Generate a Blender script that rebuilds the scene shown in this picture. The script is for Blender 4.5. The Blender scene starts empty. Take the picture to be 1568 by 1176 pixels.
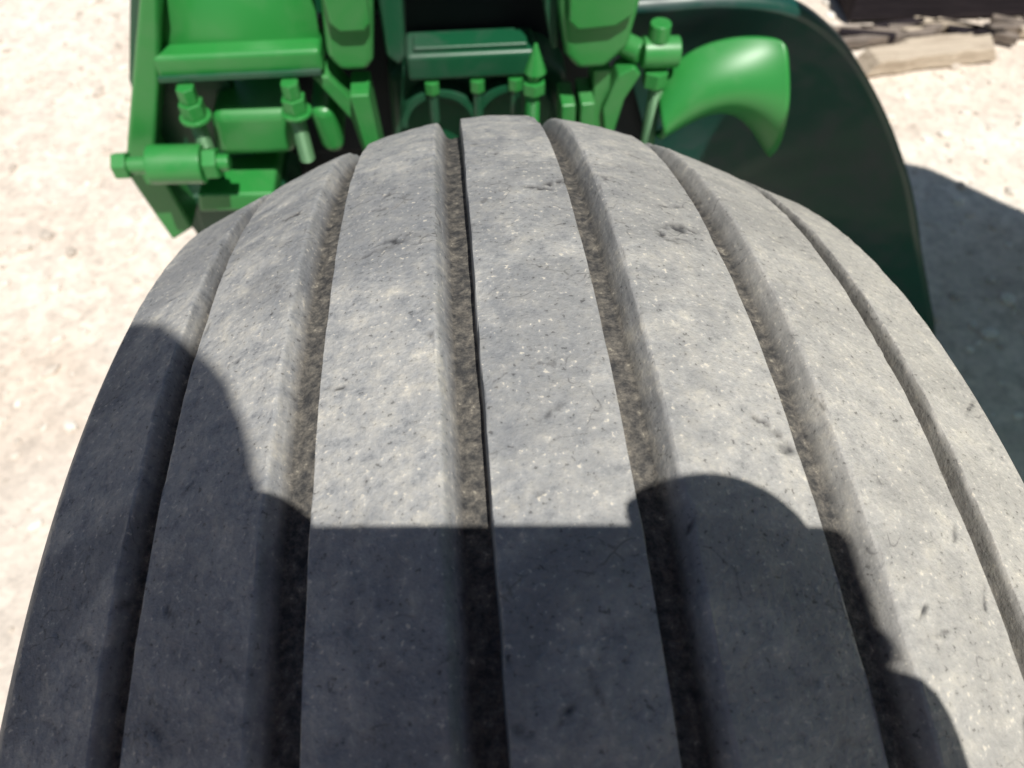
import bpy, bmesh, math, random
from mathutils import Vector, Matrix, noise
random.seed(4)
C=bpy.context.scene.collection
# ------------------------------------------------------------ helpers
def mat(name, base, rough=0.6, metal=0.0, spec=0.5, coat=0.0):
    m=bpy.data.materials.new(name); m.use_nodes=True
    b=m.node_tree.nodes['Principled BSDF']
    b.inputs['Base Color'].default_value=(*base,1); b.inputs['Roughness'].default_value=rough
    b.inputs['Metallic'].default_value=metal; b.inputs['Specular IOR Level'].default_value=spec
    b.inputs['Coat Weight'].default_value=coat; b.inputs['Coat Roughness'].default_value=0.25
    return m
class NT:
    def __init__(s,m): s.t=m.node_tree; s.b=s.t.nodes['Principled BSDF']
    def n(s,ty,**k):
        n=s.t.nodes.new(ty)
        for a,v in k.items(): setattr(n,a,v)
        return n
    def l(s,a,b): s.t.links.new(a,b)
    def noise(s,vec,scale,detail=5,rough=0.6,dist=0,out='Fac'):
        n=s.n('ShaderNodeTexNoise'); n.inputs['Scale'].default_value=scale; n.inputs['Detail'].default_value=detail
        n.inputs['Roughness'].default_value=rough; n.inputs['Distortion'].default_value=dist
        s.l(vec,n.inputs['Vector']); return n.outputs[out]
    def vor(s,vec,scale,feature='F1'):
        v=s.n('ShaderNodeTexVoronoi',feature=feature); v.inputs['Scale'].default_value=scale; s.l(vec,v.inputs['Vector']); return v
    def ramp(s,fac,stops):
        r=s.n('ShaderNodeValToRGB'); e=r.color_ramp.elements
        while len(e)<len(stops): e.new(0.5)
        for i,(p,c) in enumerate(stops):
            e[i].position=p; e[i].color=(*c,1) if len(c)==3 else c
        s.l(fac,r.inputs['Fac']); return r.outputs['Color']
    def mix(s,fac,a,b,mode='MIX'):
        m=s.n('ShaderNodeMix',data_type='RGBA',blend_type=mode)
        for v,i in ((fac,0),(a,6),(b,7)):
            if hasattr(v,'links'): s.l(v,m.inputs[i])
            elif i==0: m.inputs[0].default_value=v
            else: m.inputs[i].default_value=(*v,1)
        return m.outputs[2]
    def math(s,op,a,b=0.0):
        m=s.n('ShaderNodeMath',operation=op)
        for v,i in ((a,0),(b,1)):
            if hasattr(v,'links'): s.l(v,m.inputs[i])
            else: m.inputs[i].default_value=v
        return m.outputs[0]
    def bump(s,h,strength,dist,prev=None):
        b=s.n('ShaderNodeBump'); b.inputs['Distance'].default_value=dist
        if hasattr(strength,'links'): s.l(strength,b.inputs['Strength'])
        else: b.inputs['Strength'].default_value=strength
        s.l(h,b.inputs['Height'])
        if prev is not None: s.l(prev,b.inputs['Normal'])
        return b.outputs['Normal']
def g3(v): return (v,v,v)
def link(o,parent=None):
    C.objects.link(o)
    if parent: o.parent=parent
    return o
def obj(name,bm,m,parent=None,smooth=False):
    me=bpy.data.meshes.new(name); bmesh.ops.recalc_face_normals(bm,faces=bm.faces[:]); bm.to_mesh(me); bm.free()
    if smooth:
        for p in me.polygons: p.use_smooth=True
    me.materials.append(m)
    return link(bpy.data.objects.new(name,me),parent)
def empty(name,loc=(0,0,0)):
    e=bpy.data.objects.new(name,None); e.empty_display_size=.05; return link(e)
def bev(o,w,seg=3):
    md=o.modifiers.new('b','BEVEL'); md.width=w; md.segments=seg; md.limit_method='ANGLE'; md.angle_limit=math.radians(35)
    for p in o.data.polygons: p.use_smooth=True
    md2=o.modifiers.new('wn','WEIGHTED_NORMAL'); md2.keep_sharp=False
    return o
def box(name,x,y,z,m,parent,b=.003,rot=None):
    bm=bmesh.new(); bmesh.ops.create_cube(bm,size=1)
    c=Vector(((x[0]+x[1])/2,(y[0]+y[1])/2,(z[0]+z[1])/2))
    for v in bm.verts: v.co=Vector((v.co.x*(x[1]-x[0]),v.co.y*(y[1]-y[0]),v.co.z*(z[1]-z[0])))
    if rot: bmesh.ops.rotate(bm,verts=bm.verts,cent=(0,0,0),matrix=Matrix.Rotation(math.radians(rot[1]),3,rot[0]))
    bmesh.ops.translate(bm,verts=bm.verts,vec=c)
    return bev(obj(name,bm,m,parent),b)
def prism(name,pts,y0,y1,m,parent,b=.003,lean=0):
    bm=bmesh.new()
    f=[bm.verts.new((x,y0+lean*z,z)) for x,z in pts]; k=[bm.verts.new((x,y1+lean*z,z)) for x,z in pts]
    bm.faces.new(f); bm.faces.new(k[::-1]); n=len(pts)
    for i in range(n): bm.faces.new((f[i],f[(i+1)%n],k[(i+1)%n],k[i]))
    return bev(obj(name,bm,m,parent),b)
def cyl(name,p0,p1,r,m,parent,r2=None,seg=32,b=.0015):
    p0,p1=Vector(p0),Vector(p1); d=p1-p0
    bm=bmesh.new(); bmesh.ops.create_cone(bm,cap_ends=True,segments=seg,radius1=r,radius2=r if r2 is None else r2,depth=d.length)
    q=d.to_track_quat('Z','Y'); bmesh.ops.rotate(bm,verts=bm.verts,cent=(0,0,0),matrix=q.to_matrix())
    bmesh.ops.translate(bm,verts=bm.verts,vec=(p0+p1)/2)
    o=obj(name,bm,m,parent); return bev(o,b,2)
def thread(name,x,y,z0,z1,r,m,parent):
    bm=bmesh.new(); prev=None; n=int((z1-z0)/.0019); S=20
    for i in range(n+1):
        z=z0+(z1-z0)*i/n; rr=r if i%2 else r*.76
        ring=[bm.verts.new((x+rr*math.cos(6.2832*k/S),y+rr*math.sin(6.2832*k/S),z)) for k in range(S)]
        if prev:
            for k in range(S): bm.faces.new((prev[k],prev[(k+1)%S],ring[(k+1)%S],ring[k]))
        prev=ring
    return obj(name,bm,m,parent)

# ------------------------------------------------------------ materials
# tyre rubber
m_t=mat('dusty_rubber',(.2,.2,.2),.8,spec=.25); T=NT(m_t)
tc=T.n('ShaderNodeTexCoord').outputs['Object']
att=T.n('ShaderNodeAttribute',attribute_name='groove').outputs['Fac']
sc=T.n('ShaderNodeAttribute',attribute_name='scar').outputs['Fac']
sx_=T.n('ShaderNodeSeparateXYZ'); T.l(tc,sx_.inputs[0])
big=T.noise(tc,14,4,.7,.6); mid=T.noise(tc,130,5,.75); fine=T.noise(tc,560,2,.6)
col=T.ramp(mid,[(.30,(.195,.203,.215)),(.43,(.325,.330,.332)),(.56,(.405,.400,.382)),(.70,(.54,.515,.455))])
col=T.mix(T.math('MULTIPLY',T.ramp(big,[(.46,g3(0)),(.58,g3(1))]),.60),col,(.185,.193,.205))
dx=T.ramp(T.math('ADD',T.math('MULTIPLY',sx_.outputs[0],4.0),.5),[(.38,g3(0)),(.95,g3(1))])
col=T.mix(T.math('MULTIPLY',dx,.42),col,(.58,.54,.465))
col=T.mix(1.0,col,T.ramp(fine,[(.27,g3(.48)),(.36,g3(.96)),(.55,g3(1.02)),(.64,g3(1.12))]),'MULTIPLY')
col=T.mix(T.ramp(fine,[(.655,g3(0)),(.71,g3(.65))]),col,(.72,.66,.55))
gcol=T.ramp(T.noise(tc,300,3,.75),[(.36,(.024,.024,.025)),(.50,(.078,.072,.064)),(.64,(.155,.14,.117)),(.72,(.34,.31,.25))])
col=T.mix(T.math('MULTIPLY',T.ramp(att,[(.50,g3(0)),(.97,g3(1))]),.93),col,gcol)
wv=T.n('ShaderNodeMapping'); wv.inputs['Scale'].default_value=(26,52,52); T.l(tc,wv.inputs[0])
wn=T.n('ShaderNodeVectorMath',operation='ADD'); T.l(wv.outputs[0],wn.inputs[0]); nn=T.noise(tc,60,2,.6,0,'Color'); T.l(nn,wn.inputs[1])
v3=T.vor(wn.outputs[0],1.0,'DISTANCE_TO_EDGE')
crk=T.math('MULTIPLY',T.ramp(v3.outputs['Distance'],[(.005,g3(1)),(.018,g3(0))]),T.ramp(big,[(.52,g3(0)),(.58,g3(1))]))
crk=T.math('MULTIPLY',crk,T.ramp(mid,[(.48,g3(0)),(.54,g3(1))]))
col=T.mix(T.math('MULTIPLY',crk,.5),col,(.08,.08,.085))
col=T.mix(sc,col,(.045,.045,.048))
T.l(col,T.b.inputs['Base Color'])
hh=T.math('ADD',mid,T.math('MULTIPLY',fine,.35))
wall=T.ramp(att,[(0.0,g3(.60)),(.12,g3(.22)),(.85,g3(.25)),(1.0,g3(.7))])
T.l(T.bump(hh,wall,.0016),T.b.inputs['Normal'])
# greens
def green(name,base,rough,coat=.2):
    m=mat(name,base,rough,spec=.5,coat=coat); G=NT(m)
    t=G.n('ShaderNodeTexCoord').outputs['Object']
    d=G.ramp(G.noise(t,14,4,.65,.5),[(.46,g3(0)),(.76,g3(1))])
    c=G.mix(G.math('MULTIPLY',d,.42),base,(base[0]+.10,base[1]*1.0+.01,base[2]+.07))
    G.l(c,G.b.inputs['Base Color'])
    G.l(G.math('ADD',G.math('MULTIPLY',d,.25),rough),G.b.inputs['Roughness'])
    return m
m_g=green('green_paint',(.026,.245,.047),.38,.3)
m_gd=green('shaded_green_paint',(.006,.085,.035),.42)  # darker copy of the green, shade of recessed parts put into the colour
m_hood=green('shaded_hood_green',(.003,.055,.040),.38,.1)  # shadow over the hood is partly put into this dark green
m_blk=mat('cavity_shade_black',(.010,.015,.020),.6)  # near-black that paints the shade in gaps and openings
m_steel=mat('zinc_bolt',(.16,.34,.17),.4,metal=.2)
# ground
m_gr=mat('gravel_dirt',(.5,.45,.4),.95,spec=.1); G=NT(m_gr)
t=G.n('ShaderNodeTexCoord').outputs['Object']
c=G.ramp(G.noise(t,2.6,4,.6,.4),[(.30,(.64,.54,.45)),(.5,(.74,.65,.56)),(.70,(.80,.74,.66))])
vo=G.vor(t,42)
bw=G.n('ShaderNodeRGBToBW'); G.l(vo.outputs['Color'],bw.inputs[0])
c=G.mix(.4,c,G.mix(1.0,c,G.ramp(bw.outputs[0],[(.2,g3(.76)),(.5,g3(1.0)),(.8,g3(1.25))]),'MULTIPLY'))
c=G.mix(1.0,c,G.ramp(G.noise(t,70,3,.75),[(.3,g3(.76)),(.5,g3(1.0)),(.7,g3(1.10))]),'MULTIPLY')
c=G.mix(G.math('MULTIPLY',G.ramp(G.noise(t,1.1,2),[(.54,g3(0)),(.70,g3(1))]),.5),c,(.48,.46,.44))
G.l(c,G.b.inputs['Base Color'])
G.l(G.bump(G.noise(t,60,3,.75),.4,.010),G.b.inputs['Normal'])
m_stone=mat('pebble_stone',(.58,.54,.48),.9,spec=.2); G=NT(m_stone)
oi=G.n('ShaderNodeNewGeometry').outputs['Random Per Island']
G.l(G.ramp(oi,[(0,(.50,.44,.38)),(.5,(.68,.61,.53)),(1,(.86,.82,.75))]),G.b.inputs['Base Color'])
def wood(name,a,b_):
    m=mat(name,a,.85,spec=.15); G=NT(m); t=G.n('ShaderNodeTexCoord').outputs['Object']
    mp=G.n('ShaderNodeMapping'); mp.inputs['Scale'].default_value=(6,90,90); G.l(t,mp.inputs[0])
    f=G.noise(mp.outputs[0],1,4,.7,1.0)
    G.l(G.ramp(f,[(.3,b_),(.6,a)]),G.b.inputs['Base Color']); G.l(G.bump(f,.6,.004),G.b.inputs['Normal']); return m
m_wd=wood('tan_wood',(.62,.53,.42),(.34,.27,.20)); m_wk=wood('black_wood',(.035,.028,.032),(.012,.010,.013)); m_wg=wood('grey_wood',(.30,.25,.21),(.07,.06,.055))  # tan, near-black and grey wood tones

# ------------------------------------------------------------ tyre
UC=-.0169
GR=[(-.1303,-.1216),(-.0889,-.0764),(-.0429,-.0318),(.0023,.0136),(.0492,.0632),(.0976,.1057)]
def crown(v): return .4-2.8748*v*v+32.59*v**4
def sm(t): t=max(0,min(1,t)); return t*t*(3-2*t)
WL=[(.45,.10),(.45,.10),(.48,.07),(.10,.44),(.10,.46),(.10,.35)]
def groove(u):
    for (a,b),(wl,wr) in zip(GR,WL):
        if wl>.3: a=a-.0014
        if wr>.3: b=b+.0014
        if a<u<b:
            w=b-a; return sm((u-a)/w/wl)*sm((b-u)/w/wr)
    return 0.0
side=[(.1500,.3500),(.1535,.3450),(.1570,.338),(.161,.327),(.1645,.312),(.166,.295),(.1655,.275),(.162,.25),(.155,.228),(.145,.21),(.132,.198),(.122,.190)]
left=[(UC-(v-.0055),r+.002) for v,r in side][::-1]
right=[(UC+v,r) for v,r in side]
us=[]; u=-.1588
while u<.1300: us.append(u); u+=.0009
us.append(.1306)
for (a,b),(wl,wr) in zip(GR,WL):
    for q in (a-.0014,a-.0002,a,a+wl*(b-a),b-wr*(b-a),b,b+.0002,b+.0014,a+.05*(b-a),b-.05*(b-a)): us.append(q)
us=sorted(set(round(x,5) for x in us))
ths=[]; t=-.40
while t<.74: ths.append(t); t+=.0026
n2=230
for i in range(n2): ths.append(.74+(2*math.pi-1.14)*i/n2)
# scuffs and cuts in the rubber: u, arc position, half length, half width, angle, depth
scars=[(.038,.225*.4,.0065,.0030,.2,.0011),(.031,.205*.4,.0045,.0020,-.9,.0008),(.000,.285*.4,.0075,.0024,.5,.0009),(-.008,.272*.4,.0050,.0018,-.2,.0007),(.0425,.005*.4,.0060,.0011,-.75,.0013),(.046,-.012*.4,.0025,.0018,.3,.0013),(-.057,.21*.4,.0065,.0026,.3,.0005),(-.098,.34*.4,.005,.0026,.2,.0006)]
for i in range(80):
    scars.append((random.uniform(-.155,.128),random.uniform(-.3,.62)*.4,random.uniform(.0012,.0060),random.uniform(.0005,.0009),random.uniform(-1.5,1.5),random.uniform(.0002,.0006)))
bm=bmesh.new(); bm.verts.layers.float.new('groove'); bm.verts.layers.float.new('scar')
lg=bm.verts.layers.float['groove']; ls=bm.verts.layers.float['scar']
cols=[('s',x,r) for x,r in left]+[('t',x,0) for x in us]+[('s',x,r) for x,r in right[0:]]
rings=[]
for th in ths:
    ring=[]; s_,c_=math.sin(th),math.cos(th)
    act=[q for q in scars if abs(th*.4-q[1])<.014] if th<.75 else []
    for k,x,r in cols:
        g=0; sv=0
        if k=='t':
            wob=noise.noise(Vector((x*30,th*22,9.)))*.0004
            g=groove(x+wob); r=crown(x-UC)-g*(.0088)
            nz=noise.noise(Vector((x*45,th*16,3.1)))*.00045+noise.noise(Vector((x*160,th*60,7.7)))*.00030
            if 0<g<1: nz+=noise.noise(Vector((x*90,th*40,1.7)))*.0005
            if g>.9: nz+=noise.noise(Vector((x*300,th*110,5.7)))*.0005
            r+=nz
            for (su,st,sa,sb,an,dp) in act:
                dx_,dy=x-su,th*.4-st
                p=(dx_*math.cos(an)+dy*math.sin(an))/sa; q=(-dx_*math.sin(an)+dy*math.cos(an))/sb
                d=p*p+q*q
                if d<3:
                    rg=noise.noise(Vector((x*450,th*180,2.)))
                    w=min(1,1.35*math.exp(-d*1.2)*max(0,.6+1.5*rg)); r-=dp*w; sv=max(sv,w*.9 if dp>.00045 else w*.6)
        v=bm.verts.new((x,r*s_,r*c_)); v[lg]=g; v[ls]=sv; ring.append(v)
    rings.append(ring)
for i in range(len(rings)):
    a=rings[i]; b=rings[(i+1)%len(rings)]
    for j in range(len(a)-1): bm.faces.new((a[j],a[j+1],b[j+1],b[j]))
tire=empty('implement_tire')
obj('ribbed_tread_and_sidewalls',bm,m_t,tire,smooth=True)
m_rim=mat('rim_yellow_paint',(.55,.38,.02),.4)
bm=bmesh.new(); rp=[(-.139,.192),(-.128,.205),(-.12,.19),(-.10,.17),(-.03,.165),(-.02,.09),(-.05,.06),(-.05,.0),( .0,.0),(0,.06),(.02,.165),(.07,.17),(.095,.19),(.108,.205),(.106,.19)]
R_=[[bm.verts.new((x,r*math.sin(6.2832*i/72),r*math.cos(6.2832*i/72))) for x,r in rp] for i in range(72)]
for i in range(72):
    a=R_[i]; b=R_[(i+1)%72]
    for j in range(len(rp)-1): bm.faces.new((a[j],a[j+1],b[j+1],b[j]))
bmesh.ops.remove_doubles(bm,verts=bm.verts,dist=1e-5)
obj('wheel_rim',bm,m_rim,tire)
cyl('axle',(-.26,0,0),(.26,0,0),.022,m_steel,tire)

# ------------------------------------------------------------ green machine (planter row unit)
M=empty('planter_row_unit')
prism('side_plate',[(-.283,.26),(-.289,.221),(-.351,.086),(-.367,.048),(-.363,.018),(-.353,-.047),(-.325,-.03),(-.331,.029),(-.332,.066),(-.300,.143),(-.273,.220),(-.268,.26)],.56,.60,m_g,M,.004)
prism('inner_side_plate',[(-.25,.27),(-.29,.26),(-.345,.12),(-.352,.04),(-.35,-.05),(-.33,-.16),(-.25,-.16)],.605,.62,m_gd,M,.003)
bm=bmesh.new(); prev=None
for i in range(14):
    a=i/13; z=.146+.15*math.sin(a*1.35); y=.575+.13*(1-math.cos(a*1.35))
    row=[bm.verts.new((x*(1)+(-.016*(1-a) if x<-.2 else -.004*(1-a)),y,z)) for x in (-.287,-.22,-.148)]
    if prev:
        for k in range(2): bm.faces.new((prev[k],prev[k+1],row[k+1],row[k]))
    prev=row
o=obj('rounded_cover',bm,m_g,M,True); sd=o.modifiers.new('s','SOLIDIFY'); sd.thickness=.006
box('cover_lip',(-.298,-.150),(.558,.60),(.147,.171),m_g,M,.005)
box('cover_lip_edge',(-.297,-.152),(.553,.557),(.1485,.1545),m_gd,M,.001)
for x in (-.275,-.182):
    cyl('hex_nut',(x,.55,.117),(x,.55,.131),.0118,m_g,M,seg=6,b=.0008)
    cyl('washer',(x,.55,.113),(x,.55,.1165),.0145,m_g,M,b=.0006)
    cyl('hex_head',(x,.55,.1315),(x,.55,.146),.0088,m_g,M,seg=6,b=.0008)
    thread('threaded_shaft',x-.001,.550,.060,.113,.0074,m_steel,M)
prism('square_tube',[(-.268,.107),(-.190,.105),(-.196,.052),(-.276,.054)],.566,.64,m_g,M,.012)
prism('square_tube_short',[(-.176,.103),(-.150,.103),(-.148,.050),(-.170,.050)],.568,.64,m_g,M,.010)
cyl('spool',(-.326,.53,.079),(-.276,.53,.077),.0185,m_g,M)
cyl('spool_collar',(-.275,.53,.077),(-.262,.53,.077),.0150,m_g,M,seg=6,b=.0008)
cyl('spool_stud',(-.36,.53,.080),(-.252,.53,.077),.008,m_g,M)
cyl('spool_head',(-.358,.53,.080),(-.345,.53,.080),.013,m_g,M,seg=6,b=.0008)
prism('lower_rail',[(-.300,.028),(-.225,.024),(-.225,.002),(-.306,.004)],.545,.64,m_g,M,.004)
prism('lower_web',[(-.33,-.02),(-.20,-.02),(-.20,-.15),(-.34,-.15)],.60,.62,m_gd,M)
prism('gusset',[(-.163,.143),(-.148,.143),(-.118,.10),(-.112,.05),(-.128,.05),(-.134,.095)],.560,.592,m_g,M,.002)
prism('gusset_plate',[(-.130,.132),(-.112,.132),(-.108,.045),(-.122,.045)],.545,.585,m_g,M,.002)
box('rear_beam',(-.32,.26),(.68,.76),(-.14,.105),m_blk,M,.01)  # dark backing, its black stands for shade between the parts
box('rear_cavity_shade',(-.26,-.10),(.665,.678),(-.02,.14),m_blk,M,.002)  # black sheet painting the shade behind the left parts
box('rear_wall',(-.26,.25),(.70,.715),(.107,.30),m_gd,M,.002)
prism('left_post',[(-.145,.27),(-.141,.215),(-.145,.165),(-.135,.150),(-.110,.150),(-.104,.16),(-.097,.212),(-.097,.27)],.555,.64,m_g,M,.006)
prism('left_post_shaded_side',[(-.096,.27),(-.094,.15),(-.083,.140),(-.076,.15),(-.070,.27)],.575,.66,m_gd,M,.004)  # shaded side of the post, shade put into the darker green
prism('right_post',[(.060,.27),(.062,.20),(.070,.155),(.082,.140),(.108,.140),(.128,.160),(.134,.205),(.134,.27)],.555,.64,m_g,M,.007)
prism('right_post_web',[(.050,.27),(.052,.19),(.060,.15),(.066,.15),(.064,.27)],.575,.66,m_gd,M,.003)
prism('left_post_lug',[(-.139,.27),(-.136,.200),(-.128,.192),(-.106,.192),(-.101,.200),(-.100,.27)],.546,.556,m_g,M,.003)
prism('right_post_lug',[(.066,.27),(.070,.192),(.078,.184),(.112,.186),(.127,.196),(.128,.27)],.546,.556,m_g,M,.003)
box('hole_shade_sheet',(-.09,.08),(.685,.698),(.09,.30),m_blk,M,.002)  # black sheet for the shade inside the opening
box('hole_lintel',(-.10,.10),(.63,.68),(.198,.25),m_gd,M,.008)
box('cross_bar',(-.078,.048),(.595,.64),(.110,.138),m_gd,M,.005)
box('cross_bar_cap',(-.070,.040),(.60,.625),(.1385,.143),m_gd,M,.002)
prism('gear_housing',[(-.10,.10),(-.07,.112),(.06,.112),(.085,.09),(.085,-.02),(-.105,-.02)],.625,.68,m_gd,M,.010)
for cx,cz,r in ((-.05,.055,.04),(.028,.055,.043)):
    bm=bmesh.new(); S=28; pr=[]
    for i in range(S+1):
        a=math.pi*i/S
        pr.append([bm.verts.new((cx+rr*math.cos(a),y,cz+rr*math.sin(a))) for rr,y in ((r,.624),(r,.600),(r-.006,.600),(r-.006,.624))])
    for i in range(S):
        for k in range(3): bm.faces.new((pr[i][k],pr[i][k+1],pr[i+1][k+1],pr[i+1][k]))
    obj('arch_rib',bm,m_gd,M)
for x in (-.055,-.01,.028):
    cyl('housing_bolt',(x,.60,.095),(x,.60,.108),.008,m_g,M,seg=6,b=.0007); cyl('housing_stud',(x,.60,.06),(x,.60,.095),.005,m_gd,M)
cyl('pointed_bolt_tip',(.043,.56,.138),(.043,.56,.166),.0105,m_g,M,r2=.0015,b=.0006)
cyl('pointed_bolt_nut',(.042,.56,.117),(.042,.56,.129),.0115,m_g,M,seg=6,b=.0008)
cyl('pointed_bolt_neck',(.042,.56,.129),(.042,.56,.1375),.006,m_g,M)
thread('pointed_bolt_shaft',.041,.56,.04,.1165,.0072,m_g,M)
cyl('elbow_body',(.146,.575,.143),(.181,.575,.142),.0145,m_g,M)
cyl('elbow_body_neck',(.128,.59,.145),(.146,.575,.143),.011,m_g,M)
cyl('elbow_boss',(.160,.575,.155),(.160,.575,.172),.010,m_g,M)
cyl('fitting_nut',(.161,.57,.112),(.161,.57,.1275),.0125,m_g,M,seg=6,b=.0008)
thread('fitting_shaft',.164,.57,.03,.112,.0075,m_steel,M)
prism('link_plate',[(.117,.06),(.126,.06),(.133,.10),(.146,.126),(.138,.134),(.124,.126),(.112,.09)],.565,.592,m_g,M,.002)
prism('vertical_lug',[(.088,.104),(.102,.104),(.104,.05),(.090,.05)],.555,.60,m_g,M,.002)
prism('vertical_lug_tall',[(.101,.128),(.118,.128),(.120,.04),(.106,.04)],.572,.61,m_g,M,.002)
prism('short_lug',[(.070,.100),(.084,.100),(.086,.05),(.072,.05)],.56,.60,m_g,M,.002)
box('frame_to_axle',(.10,.17),(.41,.70),(-.17,-.11),m_gd,M,.006)
box('wheel_arm',(-.247,-.223),(-.03,.70),(-.06,.0),m_gd,M,.004)
box('wheel_arm',(.193,.217),(-.03,.62),(-.10,-.04),m_gd,M,.004)
colsC=[((.170,.098),(.171,.052)),((.178,.116),(.184,.056)),((.190,.130),(.204,.070)),((.212,.142),(.226,.080)),((.240,.149),(.250,.078)),((.264,.152),(.276,.058)),((.280,.153),(.303,.018))]
bm=bmesh.new(); N=12; G_=[]
for i,((x0,z0),(x1,z1)) in enumerate(colsC):
    r=[]
    for k in range(N+1):
        s=k/N; x=x0+(x1-x0)*s; z=z0+(z1-z0)*s
        y=.566-.030*math.sin(math.pi*s)**.8+.004*s+.008*(1-i/6)+.014*math.sin(math.pi*i/6)*(1-s)
        r.append(bm.verts.new((x,y,z)))
    G_.append(r)
for i in range(len(G_)-1):
    for k in range(N): bm.faces.new((G_[i][k],G_[i+1][k],G_[i+1][k+1],G_[i][k+1]))
o=obj('flared_chute',bm,m_g,M,True); sb=o.modifiers.new('ss','SUBSURF'); sb.levels=2; sb.render_levels=2
sd=o.modifiers.new('s','SOLIDIFY'); sd.thickness=.005
rim=[(.12,.60,.172),(.169,.60,.173),(.219,.60,.174),(.277,.60,.167),(.321,.60,.150),(.374,.60,.109),(.430,.595,.044),(.471,.575,-.018),(.498,.562,-.068),(.523,.55,-.122),(.565,.545,-.20),(.604,.54,-.275),(.62,.53,-.34)]
hub=Vector((.24,.66,-.16))
bm=bmesh.new(); K=10; rows=[]
def cat(P,t):
    n=len(P)-1; i=min(int(t*n),n-1); f=t*n-i
    p=[Vector(P[max(0,min(n,i+d))]) for d in (-1,0,1,2)]
    return .5*((2*p[1])+(p[2]-p[0])*f+(2*p[0]-5*p[1]+4*p[2]-p[3])*f*f+(3*p[1]-p[0]-3*p[2]+p[3])*f**3)
for i in range(61):
    P=cat(rim,i/60); r=[bm.verts.new(P+Vector((0,.03,0))),bm.verts.new(P)]
    d=(hub-P)
    for k in range(1,K+1):
        s=k/K; q=P+d*s; q.y+=.05*math.sin(math.pi*s)*.6
        if k==1: q=P+d*.03+Vector((0,.004,0))
        r.append(bm.verts.new(q))
    rows.append(r)
for i in range(60):
    for k in range(K+1): bm.faces.new((rows[i][k],rows[i+1][k],rows[i+1][k+1],rows[i][k+1]))
bmesh.ops.remove_doubles(bm,verts=bm.verts,dist=1e-5)
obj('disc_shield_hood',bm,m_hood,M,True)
# unseen bin added right of the wheel, shaped to shade shield and ground
H=empty('shadow_caster')
hp=[(.39,-.15),(.39,.33),(.42,.47),(.50,.56),(.62,.59),(.90,.57),(1.02,.52),(1.12,.42),(1.35,.20),(1.40,.0),(1.38,-.25),(.45,-.25)]
bm=bmesh.new()
lo=[bm.verts.new((.92+(x-.92)*.94,.1+(y-.1)*.94,.47)) for x,y in hp]; hi=[bm.verts.new((x,y,.70)) for x,y in hp]
bm.faces.new(lo); bm.faces.new(hi[::-1])
for i in range(len(hp)): bm.faces.new((lo[i],lo[(i+1)%len(hp)],hi[(i+1)%len(hp)],hi[i]))
bev(obj('caster_bin',bm,m_g,H),.02)
bm=bmesh.new()
lo=[bm.verts.new((.92+(x-.92)*1.02,.1+(y-.1)*1.02,.701)) for x,y in hp]; hi=[bm.verts.new((.92+(x-.92)*.9,.1+(y-.1)*.9,.735)) for x,y in hp]
bm.faces.new(lo); bm.faces.new(hi[::-1])
for i in range(len(hp)): bm.faces.new((lo[i],lo[(i+1)%len(hp)],hi[(i+1)%len(hp)],hi[i]))
bev(obj('caster_lid',bm,m_rim,H),.008)
for x,y in ((1.25,-.15),(1.25,.12),(1.05,-.15)):
    box('caster_leg',(x-.03,x+.03),(y-.03,y+.03),(-.4,.47),m_gd,H,.004)

# ------------------------------------------------------------ ground
def gz(x,y): return -.4+noise.noise(Vector((x*2.2,y*2.2,0)))*.010+noise.noise(Vector((x*9,y*9,4)))*.004-.004
bm=bmesh.new()
xs=[-400,-60,-12,-4]+[-2.5+.05*i for i in range(111)]+[5,12,60,400]
ys=[-400,-60,-12,-4]+[-1.5+.05*i for i in range(121)]+[6,12,60,400]
gv=[[bm.verts.new((x,y,gz(x,y) if abs(x)<4.5 and -2<y<5 else -.4)) for x in xs] for y in ys]
for j in range(len(ys)-1):
    for i in range(len(xs)-1): bm.faces.new((gv[j][i],gv[j][i+1],gv[j+1][i+1],gv[j+1][i]))
obj('gravel_ground',bm,m_gr,None,True)
bm=bmesh.new()
base=bmesh.new(); bmesh.ops.create_icosphere(base,subdivisions=1,radius=1)
bv=[v.co.copy() for v in base.verts]; bf=[[v.index for v in f.verts] for f in base.faces]; base.free()
for i in range(5600):
    x=random.uniform(-1.7,2.0); y=random.uniform(-.1,3.0)
    s=random.choice([.003,.004,.004,.005,.006,.008,.011]) * random.uniform(.7,1.3)
    R3=Matrix.Rotation(random.random()*6.28,3,'Z'); sx,sy,sz=random.uniform(.8,1.5),random.uniform(.7,1.1),random.uniform(.45,.8)
    z=gz(x,y)
    vs=[bm.verts.new(R3@Vector((v.x*sx*s*random.uniform(.85,1.15),v.y*sy*s*random.uniform(.85,1.15),v.z*sz*s))+Vector((x,y,z+s*.2))) for v in bv]
    for f in bf: bm.faces.new([vs[k] for k in f])
obj('gravel_pebbles',bm,m_stone,None)
Wd=empty('wood_pallet')
box('black_beam',(.86,2.4),(1.50,1.66),(-.40,-.30),m_wk,Wd,.008,rot=('Z',-2))
box('deck_board',(.92,2.3),(1.68,1.80),(-.36,-.335),m_wk,Wd,.004,rot=('Z',-3))
box('deck_board_2',(.92,2.3),(1.84,1.98),(-.36,-.335),m_wg,Wd,.004,rot=('Z',-3))
for i in range(18):
    x=.84+i*.032+random.uniform(-.02,.02); y=1.455+random.uniform(-.03,.03)
    box('splinter',(x-.06,x+.06),(y-.008,y+.008),(-.397,-.378),random.choice([m_wg,m_wk,m_wk,m_wg,m_wd]),Wd,.002,rot=('Z',random.uniform(-35,25)))
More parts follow.
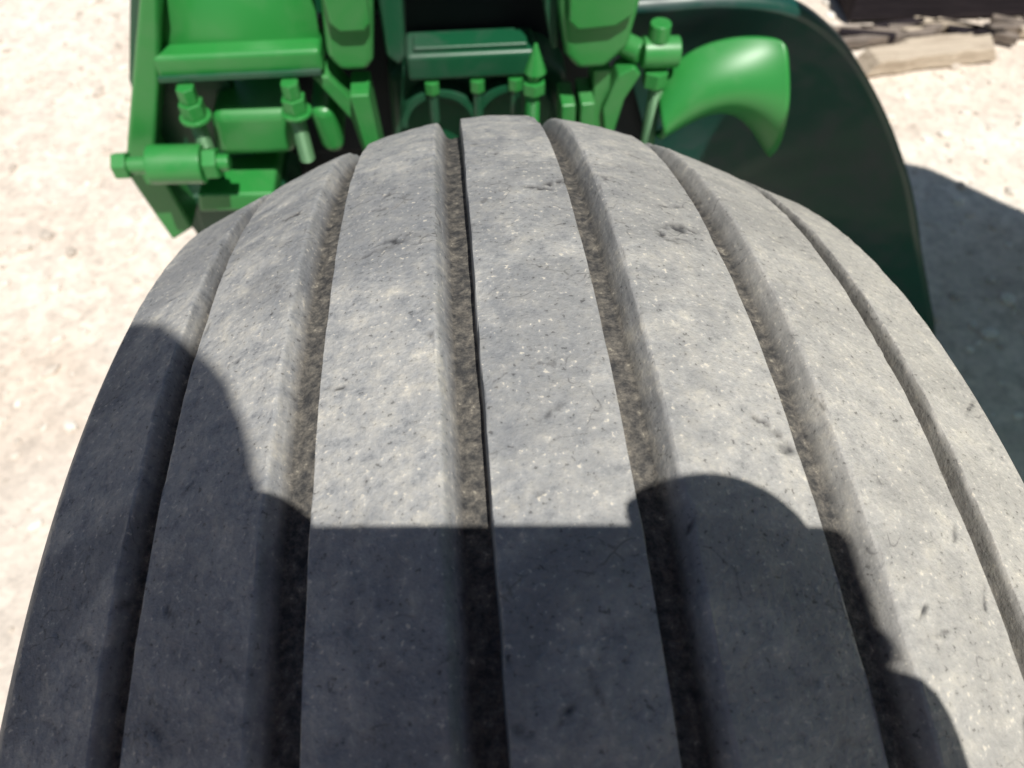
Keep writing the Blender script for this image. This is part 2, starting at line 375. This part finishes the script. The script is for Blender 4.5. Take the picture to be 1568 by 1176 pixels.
def plank(name,x0,x1,y0,y1,z0,z1,sl,m):
    bm=bmesh.new(); n=18; prev=None
    for i in range(n+1):
        a=i/n; x=x0+(x1-x0)*a; yc=sl*a
        e0=noise.noise(Vector((a*9,1.,y0)))*.005; e1=noise.noise(Vector((a*9,6.,y1)))*.006; t_=noise.noise(Vector((a*6,3.,0)))*.004
        if i==0: j=[-.012,.010,.004,-.016]
        elif i==n: j=[.014,-.006,.010,-.012]
        else: j=[0,0,0,0]
        ring=[bm.verts.new((x+j[0],y0+yc+e0,z0)),bm.verts.new((x+j[1],y0+yc+e0,z1+t_)),bm.verts.new((x+j[2],y1+yc+e1,z1+t_*.6)),bm.verts.new((x+j[3],y1+yc+e1,z0))]
        if prev:
            for k in range(4): bm.faces.new((prev[k],prev[(k+1)%4],ring[(k+1)%4],ring[k]))
        else: bm.faces.new(ring[::-1])
        prev=ring
    bm.faces.new(prev); o=obj(name,bm,m,Wd); return bev(o,.002,2)
plank('broken_plank',.835,1.11,1.318,1.375,-.398,-.366,.030,m_wd)
plank('broken_plank_back',.93,1.08,1.382,1.408,-.398,-.372,.012,m_wd)
plank('grey_lath',.80,1.02,1.420,1.440,-.398,-.380,.02,m_wg)

# ------------------------------------------------------------ photographer (stands behind the wheel, casts the shadow)
cam=Vector((-.0345,-.1061,.5665)); f_=Vector((.0489,.584,-.8103)); rt=Vector((.9965,-.0835,0)); up=Vector((.0677,.8074,.5861))
def Q(a,b,c): return cam+rt*(a*.01)+up*(b*.01)-f_*(c*.01)   # cm in the phone's own axes, c = behind the lens
m_skin=mat('skin',(.50,.28,.19),.55); m_cl=mat('navy_shirt',(.03,.05,.10),.9); m_je=mat('jeans',(.05,.08,.15),.9); m_ph=mat('phone_glass',(.01,.01,.012),.15); m_hair=mat('hair',(.05,.03,.02),.8); m_boot=mat('boot_leather',(.10,.06,.03),.7)
PG=empty('photographer')
PH=empty('smartphone')
def skin(name,verts,edges,m,parent,root=0,sub=2):
    me=bpy.data.meshes.new(name); me.from_pydata([tuple(v[0]) for v in verts],edges,[]); me.materials.append(m)
    o=link(bpy.data.objects.new(name,me),parent)
    sk=o.modifiers.new('skin','SKIN'); sk.use_smooth_shade=True
    for i,v in enumerate(verts):
        r=v[1]; r=(r,r) if not isinstance(r,tuple) else r
        me.skin_vertices[0].data[i].radius=r
    me.skin_vertices[0].data[root].use_root=True
    s=o.modifiers.new('sub','SUBSURF'); s.levels=sub; s.render_levels=sub
    return o
bm=bmesh.new(); bmesh.ops.create_cube(bm,size=1)
for v in bm.verts:
    a,b,c=v.co.x*14.8+5.3, v.co.y*7.1-2.65, v.co.z*.8+.9
    v.co=Q(a,b,c)
o=bev(obj('phone_body',bm,m_ph,PH),.004)
HC=Vector((-.089,-.272,.870))
V_=Vector
body=[(V_((-.08,-.86,.52)),(.15,.11)),(V_((-.08,-.70,.62)),(.14,.11)),(V_((-.08,-.55,.71)),(.15,.11)),(V_((-.08,-.45,.76)),(.10,.09)),(V_((-.085,-.37,.80)),.055),(V_((-.088,-.31,.83)),.05),
 (V_((-.255,-.48,.74)),.062),(V_((-.31,-.44,.63)),.05),(V_((-.31,-.36,.53)),.043),
 (V_((.095,-.48,.74)),.062),(V_((.16,-.45,.63)),.05),(V_((.17,-.38,.53)),.043)]
skin('torso_and_sleeves',body,[(0,1),(1,2),(2,3),(3,4),(4,5),(3,6),(6,7),(7,8),(3,9),(9,10),(10,11)],m_cl,PG)
legs=[(V_((-.08,-.86,.54)),(.14,.12)),(V_((-.18,-.88,.44)),.09),(V_((-.20,-.78,.06)),.065),(V_((-.20,-.86,-.33)),.045),(V_((.02,-.88,.44)),.09),(V_((.04,-.78,.06)),.065),(V_((.04,-.86,-.33)),.045)]
skin('jeans_legs',legs,[(0,1),(1,2),(2,3),(0,4),(4,5),(5,6)],m_je,PG)
for x in (-.20,.04):
    skin('boot',[(V_((x,-.87,-.33)),.045),(V_((x,-.86,-.36)),.042),(V_((x,-.76,-.37)),.034),(V_((x,-.68,-.375)),.028)],[(0,1),(1,2),(2,3)],m_boot,PG)
RW=Q(11.8,-6.2,2.2)
skin('right_forearm',[(V_((.17,-.38,.53)),.038),((V_((.17,-.38,.53))+RW)/2,.032),(RW,.023),(Q(11.6,-4.2,1.8),(.027,.018)),(Q(11.2,-2.2,1.6),(.022,.015))],[(0,1),(1,2),(2,3),(3,4)],m_skin,PG)
def finger(name,pts,r):
    skin(name,[(Q(*p),r*(1-.07*i)) for i,p in enumerate(pts)],[(i,i+1) for i in range(len(pts)-1)],m_skin,PG)
finger('right_index',[(10.7,-1.4,1.6),(10.6,.6,1.3),(9.4,1.5,1.1),(8.0,1.5,1.0),(6.9,1.0,.9),(6.3,.8,.9)],.0107)
finger('right_middle',[(11.4,-1.8,1.6),(12.4,-2.2,.6),(11.8,-2.2,-.1),(10.3,-2.2,-.1)],.0085)
finger('right_ring',[(11.6,-2.9,1.6),(12.8,-3.5,.6),(12.0,-3.6,-.1),(10.7,-3.6,-.1)],.0082)
finger('right_little',[(12.0,-4.2,1.6),(12.6,-5.0,.7),(12.0,-5.2,.1),(11.0,-5.2,0)],.0072)
finger('right_thumb',[(11.6,-4.6,2.2),(11.2,-5.0,2.8),(10.2,-4.0,2.6),(9.1,-3.0,2.2)],.0095)
LW=Q(-5.4,-6.8,2.6)
skin('left_forearm',[(V_((-.31,-.36,.53)),.040),((V_((-.31,-.36,.53))+LW)/2,.034),(LW,.026),(Q(-3.9,-4.4,2.0),(.034,.020)),(Q(-3.2,-2.0,1.6),(.032,.018)),(Q(-3.1,-.4,1.5),(.024,.016))],[(0,1),(1,2),(2,3),(3,4),(4,5)],m_skin,PG)
finger('left_index',[(-3.4,-.6,1.6),(-3.2,1.3,1.4),(-2.5,1.2,1.0),(-1.9,.5,.7),(-1.2,.3,.6)],.0105)
finger('left_middle',[(-3.4,-.9,1.7),(-2.6,-.7,1.1),(-1.9,-.8,.5),(-1.3,-1.0,.2)],.0115)
finger('left_ring',[(-3.4,-2.5,1.6),(-2.8,-2.4,.6),(-2.2,-2.5,.1),(-1.4,-2.7,.0)],.0105)
finger('left_little',[(-3.6,-4.3,1.6),(-3.0,-4.4,.6),(-2.3,-4.5,.2),(-1.6,-4.6,.1)],.0088)
finger('left_thumb',[(-3.6,-4.4,2.2),(-2.8,-3.6,2.7),(-2.1,-2.5,2.5),(-1.2,-1.6,2.0)],.0125)
bm=bmesh.new(); bmesh.ops.create_uvsphere(bm,u_segments=48,v_segments=32,radius=1)
for v in bm.verts:
    x,y,z=v.co
    w=.076*(1-.22*max(0,-z)**1.5); d=.096; h=.115
    X=x*w; Y=y*d; Z=z*h
    if y>0:
        Y-=.012*max(0,z-.2)**1.0*y
        nz=math.exp(-((x/.16)**2+((z+.12)/.20)**2)); Y+=.020*nz*y
        for ex in (-.40,.40): Y-=.010*math.exp(-(((x-ex)/.18)**2+((z-.05)/.12)**2))
        Y+=.005*math.exp(-((x/.3)**2+((z+.48)/.07)**2))
        Y+=.010*math.exp(-((x/.35)**2+((z+.85)/.2)**2))
    for sx in(-1,1): X+=sx*.014*math.exp(-(((x-sx)/.12)**2+((y+.05)/.16)**2+((z+.02)/.24)**2))
    v.co=(X,Y,Z)
fd=(cam-HC).normalized(); fd=(fd+Vector((0,.35,0))).normalized(); q=fd.to_track_quat('Y','Z')
head=obj('head_with_face',bm,m_skin,PG,True); head.matrix_world=Matrix.Translation(HC)@q.to_matrix().to_4x4()
bm=bmesh.new(); bmesh.ops.create_uvsphere(bm,u_segments=48,v_segments=32,radius=1)
for v in bm.verts:
    x,y,z=v.co; k=1+.03*noise.noise(v.co*5)
    v.co=(x*.081*k,(y*.101-.004)*k,z*.121*k)
bmesh.ops.delete(bm,geom=[v for v in bm.verts if v.co.z<-.05 or (v.co.y>.035 and v.co.z<.055) or (v.co.z<.0 and v.co.y>-.02)],context='VERTS')
hr=obj('short_hair',bm,m_hair,PG,True); hr.matrix_world=head.matrix_world.copy()

# ------------------------------------------------------------ light, sky, camera
sun_dir=Vector((.144,-.4088,.9012))
sd=bpy.data.lights.new('sun','SUN'); sd.energy=5.0; sd.angle=math.radians(.53); sd.color=(1,.965,.90)
so=link(bpy.data.objects.new('sun',sd)); so.rotation_euler=sun_dir.to_track_quat('Z','Y').to_euler(); so.location=(0,-2,4)
w=bpy.data.worlds.new('World'); bpy.context.scene.world=w; w.use_nodes=True
nt=w.node_tree; sk=nt.nodes.new('ShaderNodeTexSky'); sk.sky_type='NISHITA'; sk.sun_disc=False
sk.sun_elevation=math.radians(64.3); sk.sun_rotation=math.radians(160.6)
nt.links.new(sk.outputs[0],nt.nodes['Background'].inputs[0]); nt.nodes['Background'].inputs[1].default_value=.05
cd=bpy.data.cameras.new('camera'); cd.sensor_width=36; cd.lens=1212.9/1568*36; cd.clip_start=.005; cd.clip_end=2000
cd.dof.use_dof=True; cd.dof.focus_distance=.24; cd.dof.aperture_fstop=14
co=link(bpy.data.objects.new('camera',cd))
Rm=Matrix((rt,up,-f_)).transposed(); co.matrix_world=Matrix.Translation(cam)@Rm.to_4x4()
bpy.context.scene.camera=co
bpy.context.scene.view_settings.view_transform='Standard'; bpy.context.scene.view_settings.look='None'
